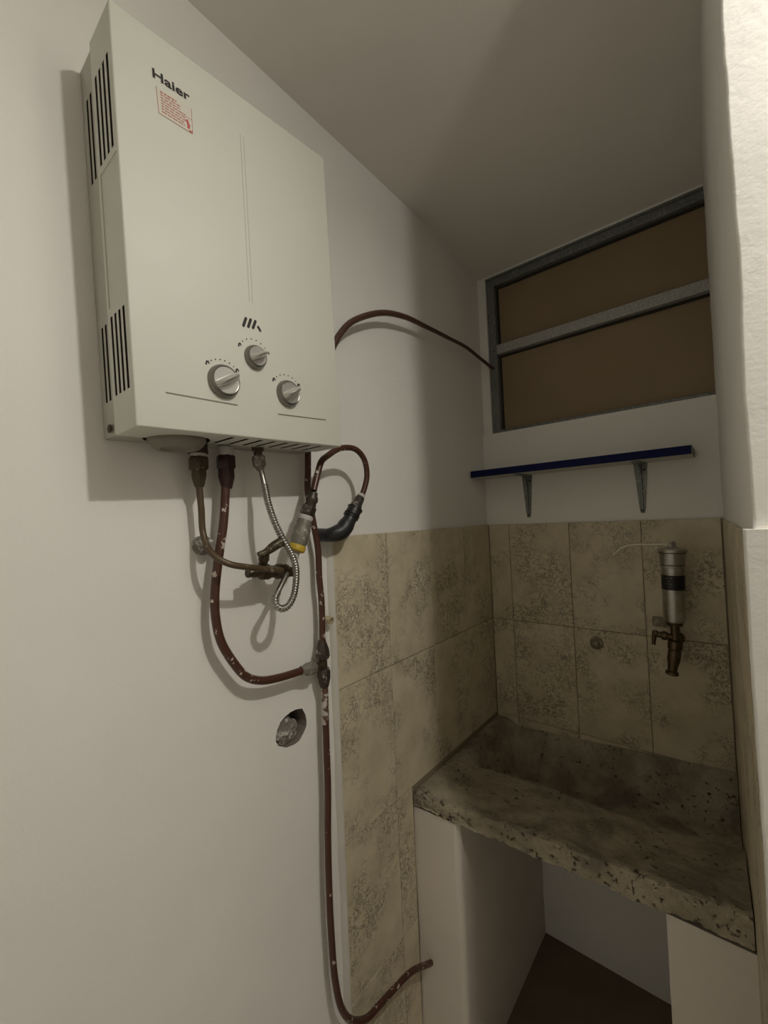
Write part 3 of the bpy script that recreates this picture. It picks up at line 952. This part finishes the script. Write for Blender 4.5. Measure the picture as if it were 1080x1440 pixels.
obj('side_nut', lathe((0.0303, -0.879, 1.1355), (0.031, -0.914, 1.1386), [(0, 0.0120), (0.3, 0.0130), (0.6, 0.0120), (0.8, 0.0098), (1, 0.0092)], 8, 0.3), M['galv'], t)

TP = [(0.031,-0.86,1.74),(0.031,-0.8052,1.7912),(0.0341,-0.7798,1.836),(0.0372,-0.7441,1.8793),(0.0388,-0.6899,1.9163),(0.0403,-0.614,1.9519),(0.0403,-0.5213,1.9739),(0.0372,-0.4116,1.9845),(0.0341,-0.2847,1.9941),(0.0320,-0.156,2.0010),(0.0345,-0.06,1.989),(0.0441,0.022,1.9713)]
tag(obj('copper_tube', tube(TP, lambda s: 0.0075 - 0.0018 * sm(0.3, 0.75, s)), M['copper_clean']), 'thin brown tube arching from behind the heater to the window frame', 'pipe')

# wall stubs
t = thing('wall_stub', 'cemented pipe stub sticking out of the wall behind the thin copper pipe', 'pipe stub', (0.0, -1.0895, 1.396))
bm = lathe((-0.004, -1.0895, 1.396), (0.020, -1.0895, 1.396), [(0, 0.017), (0.35, 0.0165), (0.7, 0.013), (1.0, 0.0085), (0.95, 0.0)], 20)
roughen(bm, 0.0025, 90)
obj('cement_collar', bm, M['cement'], t)
obj('pipe_end', lathe((0.010, -1.0895, 1.396), (0.030, -1.0895, 1.398), [(0, 0.0075), (0.75, 0.0078), (0.9, 0.0095), (1, 0.0085)], 14), M['galv'], t)

t = thing('blocked_outlet', 'crumpled grey plug stuffed in a round hole in the white wall', 'pipe stub', (-0.03, -0.922, 1.012))
bm = bmesh.new()
bmesh.ops.create_icosphere(bm, subdivisions=4, radius=1.0)
for v in bm.verts:
    n_ = v.co.copy()
    w = 1.0 + 0.30 * noise.noise(n_ * 1.7) - 0.38 * max(0, 0.35 - abs(noise.noise(n_ * 2.6 + Vector((4, 1, 2))))) + 0.1 * noise.noise(n_ * 6)
    v.co = Vector((-0.020 + n_.x * 0.019 * w, -0.923 + n_.y * 0.029 * w, 1.014 + n_.z * 0.028 * w))
obj('plug', bm, M['cement'], t)

t = thing('pipe_stub', 'short beige plastic tube end poking out at the tile edge', 'pipe stub', (0.0, -0.818, 1.2179))
bm = lathe((0.0, -0.8215, 1.2179), (0.0225, -0.8190, 1.2160), [(0, 0.0078), (1, 0.0078), (1, 0.0055), (0.3, 0.0055), (0.3, 0.0)], 18)
obj('tube', bm, M['pvc'], t)

# ------------------------------------------------------------------ shelf
SHY, SZ0, SZ1 = -0.118, 1.5625, 1.5845
t = thing('wall_shelf', 'white board shelf with a navy blue front edge under the window', 'shelf', (0.31, 0.0, SZ0))
sb = obj('board', box(0.0045, 0.626, SHY + 0.0015, -0.001, SZ0, SZ1), M['board'], t, smooth=False)
obj('edge_band', box(0.004, 0.6262, SHY, SHY + 0.0018, SZ0 - 0.0003, SZ1 + 0.0004, bevel=0.0004, seg=1), M['blue'], sb, smooth=False)
obj('end_band', box(0.626, 0.6275, SHY, -0.001, SZ0, SZ1), M['dirty_plastic'], sb, smooth=False)
for bxm in (0.158, 0.497):
    bm = bmesh.new()
    # wall leg: tapering channel with a raised middle rib
    for k in range(8):
        pass
    zt_, zb_ = SZ0 - 0.0005, SZ0 - 0.146
    secs = []
    for k in range(11):
        f_ = k / 10
        z = zt_ + (zb_ - zt_) * f_
        w = 0.0175 - 0.0105 * f_
        if k == 10:
            w *= 0.75
        rib = 0.0035
        dep = 0.0065
        sec = [(-w, -0.0005), (-w, -0.003), (-rib, -0.0025), (-rib * 0.6, -dep), (rib * 0.6, -dep), (rib, -0.0025), (w, -0.003), (w, -0.0005)]
        secs.append([bm.verts.new((bxm + a, b, z)) for a, b in sec])
    for r0, r1 in zip(secs, secs[1:]):
        for i in range(8):
            bm.faces.new((r0[i], r0[(i + 1) % 8], r1[(i + 1) % 8], r1[i]))
    bm.faces.new(secs[0]); bm.faces.new(secs[-1])
    br = obj('bracket', bm, M['bracket'], t, angle=30)
    bm = bmesh.new()
    secs = []
    for k in range(9):
        f_ = k / 8
        y = -0.002 - 0.098 * f_
        w = 0.0175 - 0.008 * f_
        sec = [(-w, -0.0003), (-w, -0.0028), (-0.0035, -0.0025), (-0.002, -0.0075 + 0.004 * f_), (0.002, -0.0075 + 0.004 * f_), (0.0035, -0.0025), (w, -0.0028), (w, -0.0003)]
        secs.append([bm.verts.new((bxm + a, y, SZ0 + b)) for a, b in sec])
    for r0, r1 in zip(secs, secs[1:]):
        for i in range(8):
            bm.faces.new((r0[i], r0[(i + 1) % 8], r1[(i + 1) % 8], r1[i]))
    bm.faces.new(secs[0]); bm.faces.new(secs[-1])
    obj('arm', bm, M['bracket'], br, angle=30)
    # gusset web between the legs
    bm = bmesh.new()
    add_prism(bm, [(-0.004, SZ0 - 0.003), (-0.050, SZ0 - 0.003), (-0.022, SZ0 - 0.014), (-0.012, SZ0 - 0.03), (-0.004, SZ0 - 0.07)], bxm - 0.0016, bxm + 0.0016, 'x')
    obj('gusset', bm, M['bracket'], br, smooth=False)
    for dx, dz in ((0.0095, -0.020), (0.0, -0.139)):
        obj('screw', lathe((bxm + dx, -0.0025, SZ0 + dz), (bxm + dx, -0.0075 if dx == 0 else -0.0050, SZ0 + dz), [(0, 0.0035), (0.6, 0.0035), (1, 0.002)], 10), M['screw'], br)

# ------------------------------------------------------------------ tap with filter
FY = -0.0775
t = thing('filter_tap', 'wall tap carrying an upright steel water filter with a black label band', 'tap', (0.565, -0.01, 1.060))
Z = Vector((0, 0, 1))
ax0, ax1 = Vector((0.5655, FY, 1.118)), Vector((0.5690, FY, 1.316))
def fa(z):
    return ax0.lerp(ax1, (z - 1.118) / (1.316 - 1.118))
body = obj('filter_body', lathe(fa(1.118), fa(1.308), [(0, 0.0), (0.0, 0.017), (0.02, 0.0235), (0.06, 0.0252), (0.70, 0.0258), (0.78, 0.0262), (0.785, 0.0280), (0.80, 0.0280), (0.81, 0.0268), (0.83, 0.0285), (0.85, 0.0288), (1.0, 0.0300)], 36), M['steel'], t, angle=25)
lb = obj('label_band', lathe(fa(1.2085), fa(1.2475), [(0, 0.0262), (0, 0.0268), (1, 0.0270), (1, 0.0262)], 36), M['label_black'], body)
for zr in (1.2735, 1.2790):
    obj('groove', lathe(fa(zr), fa(zr + 0.0014), [(0, 0.0270), (0, 0.0283), (1, 0.0283), (1, 0.0270)], 36), M['dark'], body)
# small dim print lines on the band
bm = bmesh.new()
for k, (aa, bb) in enumerate(((-2.25, -1.55), (-2.15, -1.70), (-2.2, -1.6), (-2.1, -1.75))):
    z = 1.240 - k * 0.0075
    c0 = fa(z)
    n_ = 8
    for j in range(n_):
        if (j * 7 + k) % 5 == 0:
            continue
        a0, a1 = aa + (bb - aa) * j / n_, aa + (bb - aa) * (j + 0.7) / n_
        q = []
        for a, dz in ((a0, -0.0011), (a1, -0.0011), (a1, 0.0011), (a0, 0.0011)):
            q.append(bm.verts.new((c0.x + 0.0272 * math.cos(a), c0.y + 0.0272 * math.sin(a), z + dz)))
        bm.faces.new(q)
obj('label_print', bm, M['label_print'], lb, smooth=False)
cap = obj('filter_cap', lathe(fa(1.307), fa(1.3225), [(0, 0.030), (0.05, 0.0335), (0.4, 0.0345), (0.62, 0.0325), (0.75, 0.022), (1, 0.012)], 36), M['steel'], t, angle=30)
obj('cap_seal', lathe(fa(1.3055), fa(1.3078), [(0, 0.0312), (1, 0.0312)], 36), M['dark'], cap)
obj('cap_valve', lathe(fa(1.320), fa(1.337), [(0, 0.0095), (0.6, 0.0095), (0.7, 0.0075), (1, 0.0075)], 8), M['chrome'], cap)
SPT = [(0.566, FY, 1.3285), (0.530, FY, 1.3283), (0.4954, FY, 1.3278), (0.468, FY, 1.3250), (0.4485, FY, 1.3170), (0.4261, FY, 1.2965)]
obj('spout', tube(SPT, 0.0031, 12, 0.004), M['spout'], t)
obj('neck', lathe((0.5655, FY, 1.070), (0.5655, FY, 1.120), [(0, 0.0110), (0.80, 0.0108), (0.82, 0.0185), (0.92, 0.0195), (1, 0.017)], 20), M['bronze'], t)
tb_ = obj('tap_body', lathe((0.5650, FY, 1.073), (0.5610, FY - 0.002, 1.032), [(0, 0.0110), (0.1, 0.0165), (0.35, 0.0172), (0.6, 0.0168), (0.65, 0.0145), (0.8, 0.0150), (1, 0.0150)], 18), M['bronze'], t)
obj('outlet', lathe((0.5612, FY - 0.002, 1.036), (0.5530, FY - 0.006, 0.979), [(0, 0.0150), (0.3, 0.0150), (0.55, 0.0120), (0.8, 0.0110), (0.86, 0.0150), (0.97, 0.0155), (1, 0.0135), (0.95, 0.009), (0.9, 0)], 20), M['bronze'], t)
obj('wall_tube', lathe((0.566, -0.009, 1.062), (0.565, FY, 1.060), [(0, 0.0165), (0.08, 0.0155), (0.12, 0.0105), (1, 0.0105)], 20), M['bronze'], t)
hd = obj('handle_stem', lathe((0.5640, FY, 1.078), (0.5180, FY - 0.004, 1.084), [(0, 0.0085), (0.35, 0.0085), (0.4, 0.0120), (0.62, 0.0118), (0.66, 0.0080), (0.85, 0.0075), (0.88, 0.0105), (1, 0.0085)], 14), M['bronze'], t)
obj('lever', tube([(0.5200, FY - 0.004, 1.092), (0.5185, FY - 0.005, 1.082), (0.5165, FY - 0.006, 1.068), (0.5155, FY - 0.007, 1.054)], lambda s: 0.0062 - 0.0015 * sm(0.01, 0.035, s), 10, 0.003), M['bronze'], hd)
obj('mortar_patch', box(0.506, 0.552, -0.016, -0.0095, 1.088, 1.116, bevel=0.003), M['stub_beige'], t)

# capped outlet on the back wall
t = thing('capped_outlet', 'small round capped pipe end on the tiles beside the filter tap', 'pipe stub', (0.3537, -0.01, 1.0157))
obj('flange', lathe((0.3537, -0.009, 1.0157), (0.3537, -0.016, 1.0157), [(0, 0.0195), (0.6, 0.019), (1, 0.0150)], 24), M['stub_beige'], t)
obj('cap', lathe((0.3537, -0.015, 1.0157), (0.3537, -0.030, 1.0157), [(0, 0.0120), (0.7, 0.0120), (0.9, 0.0100), (1, 0.0070)], 8), M['stub_beige'], t)
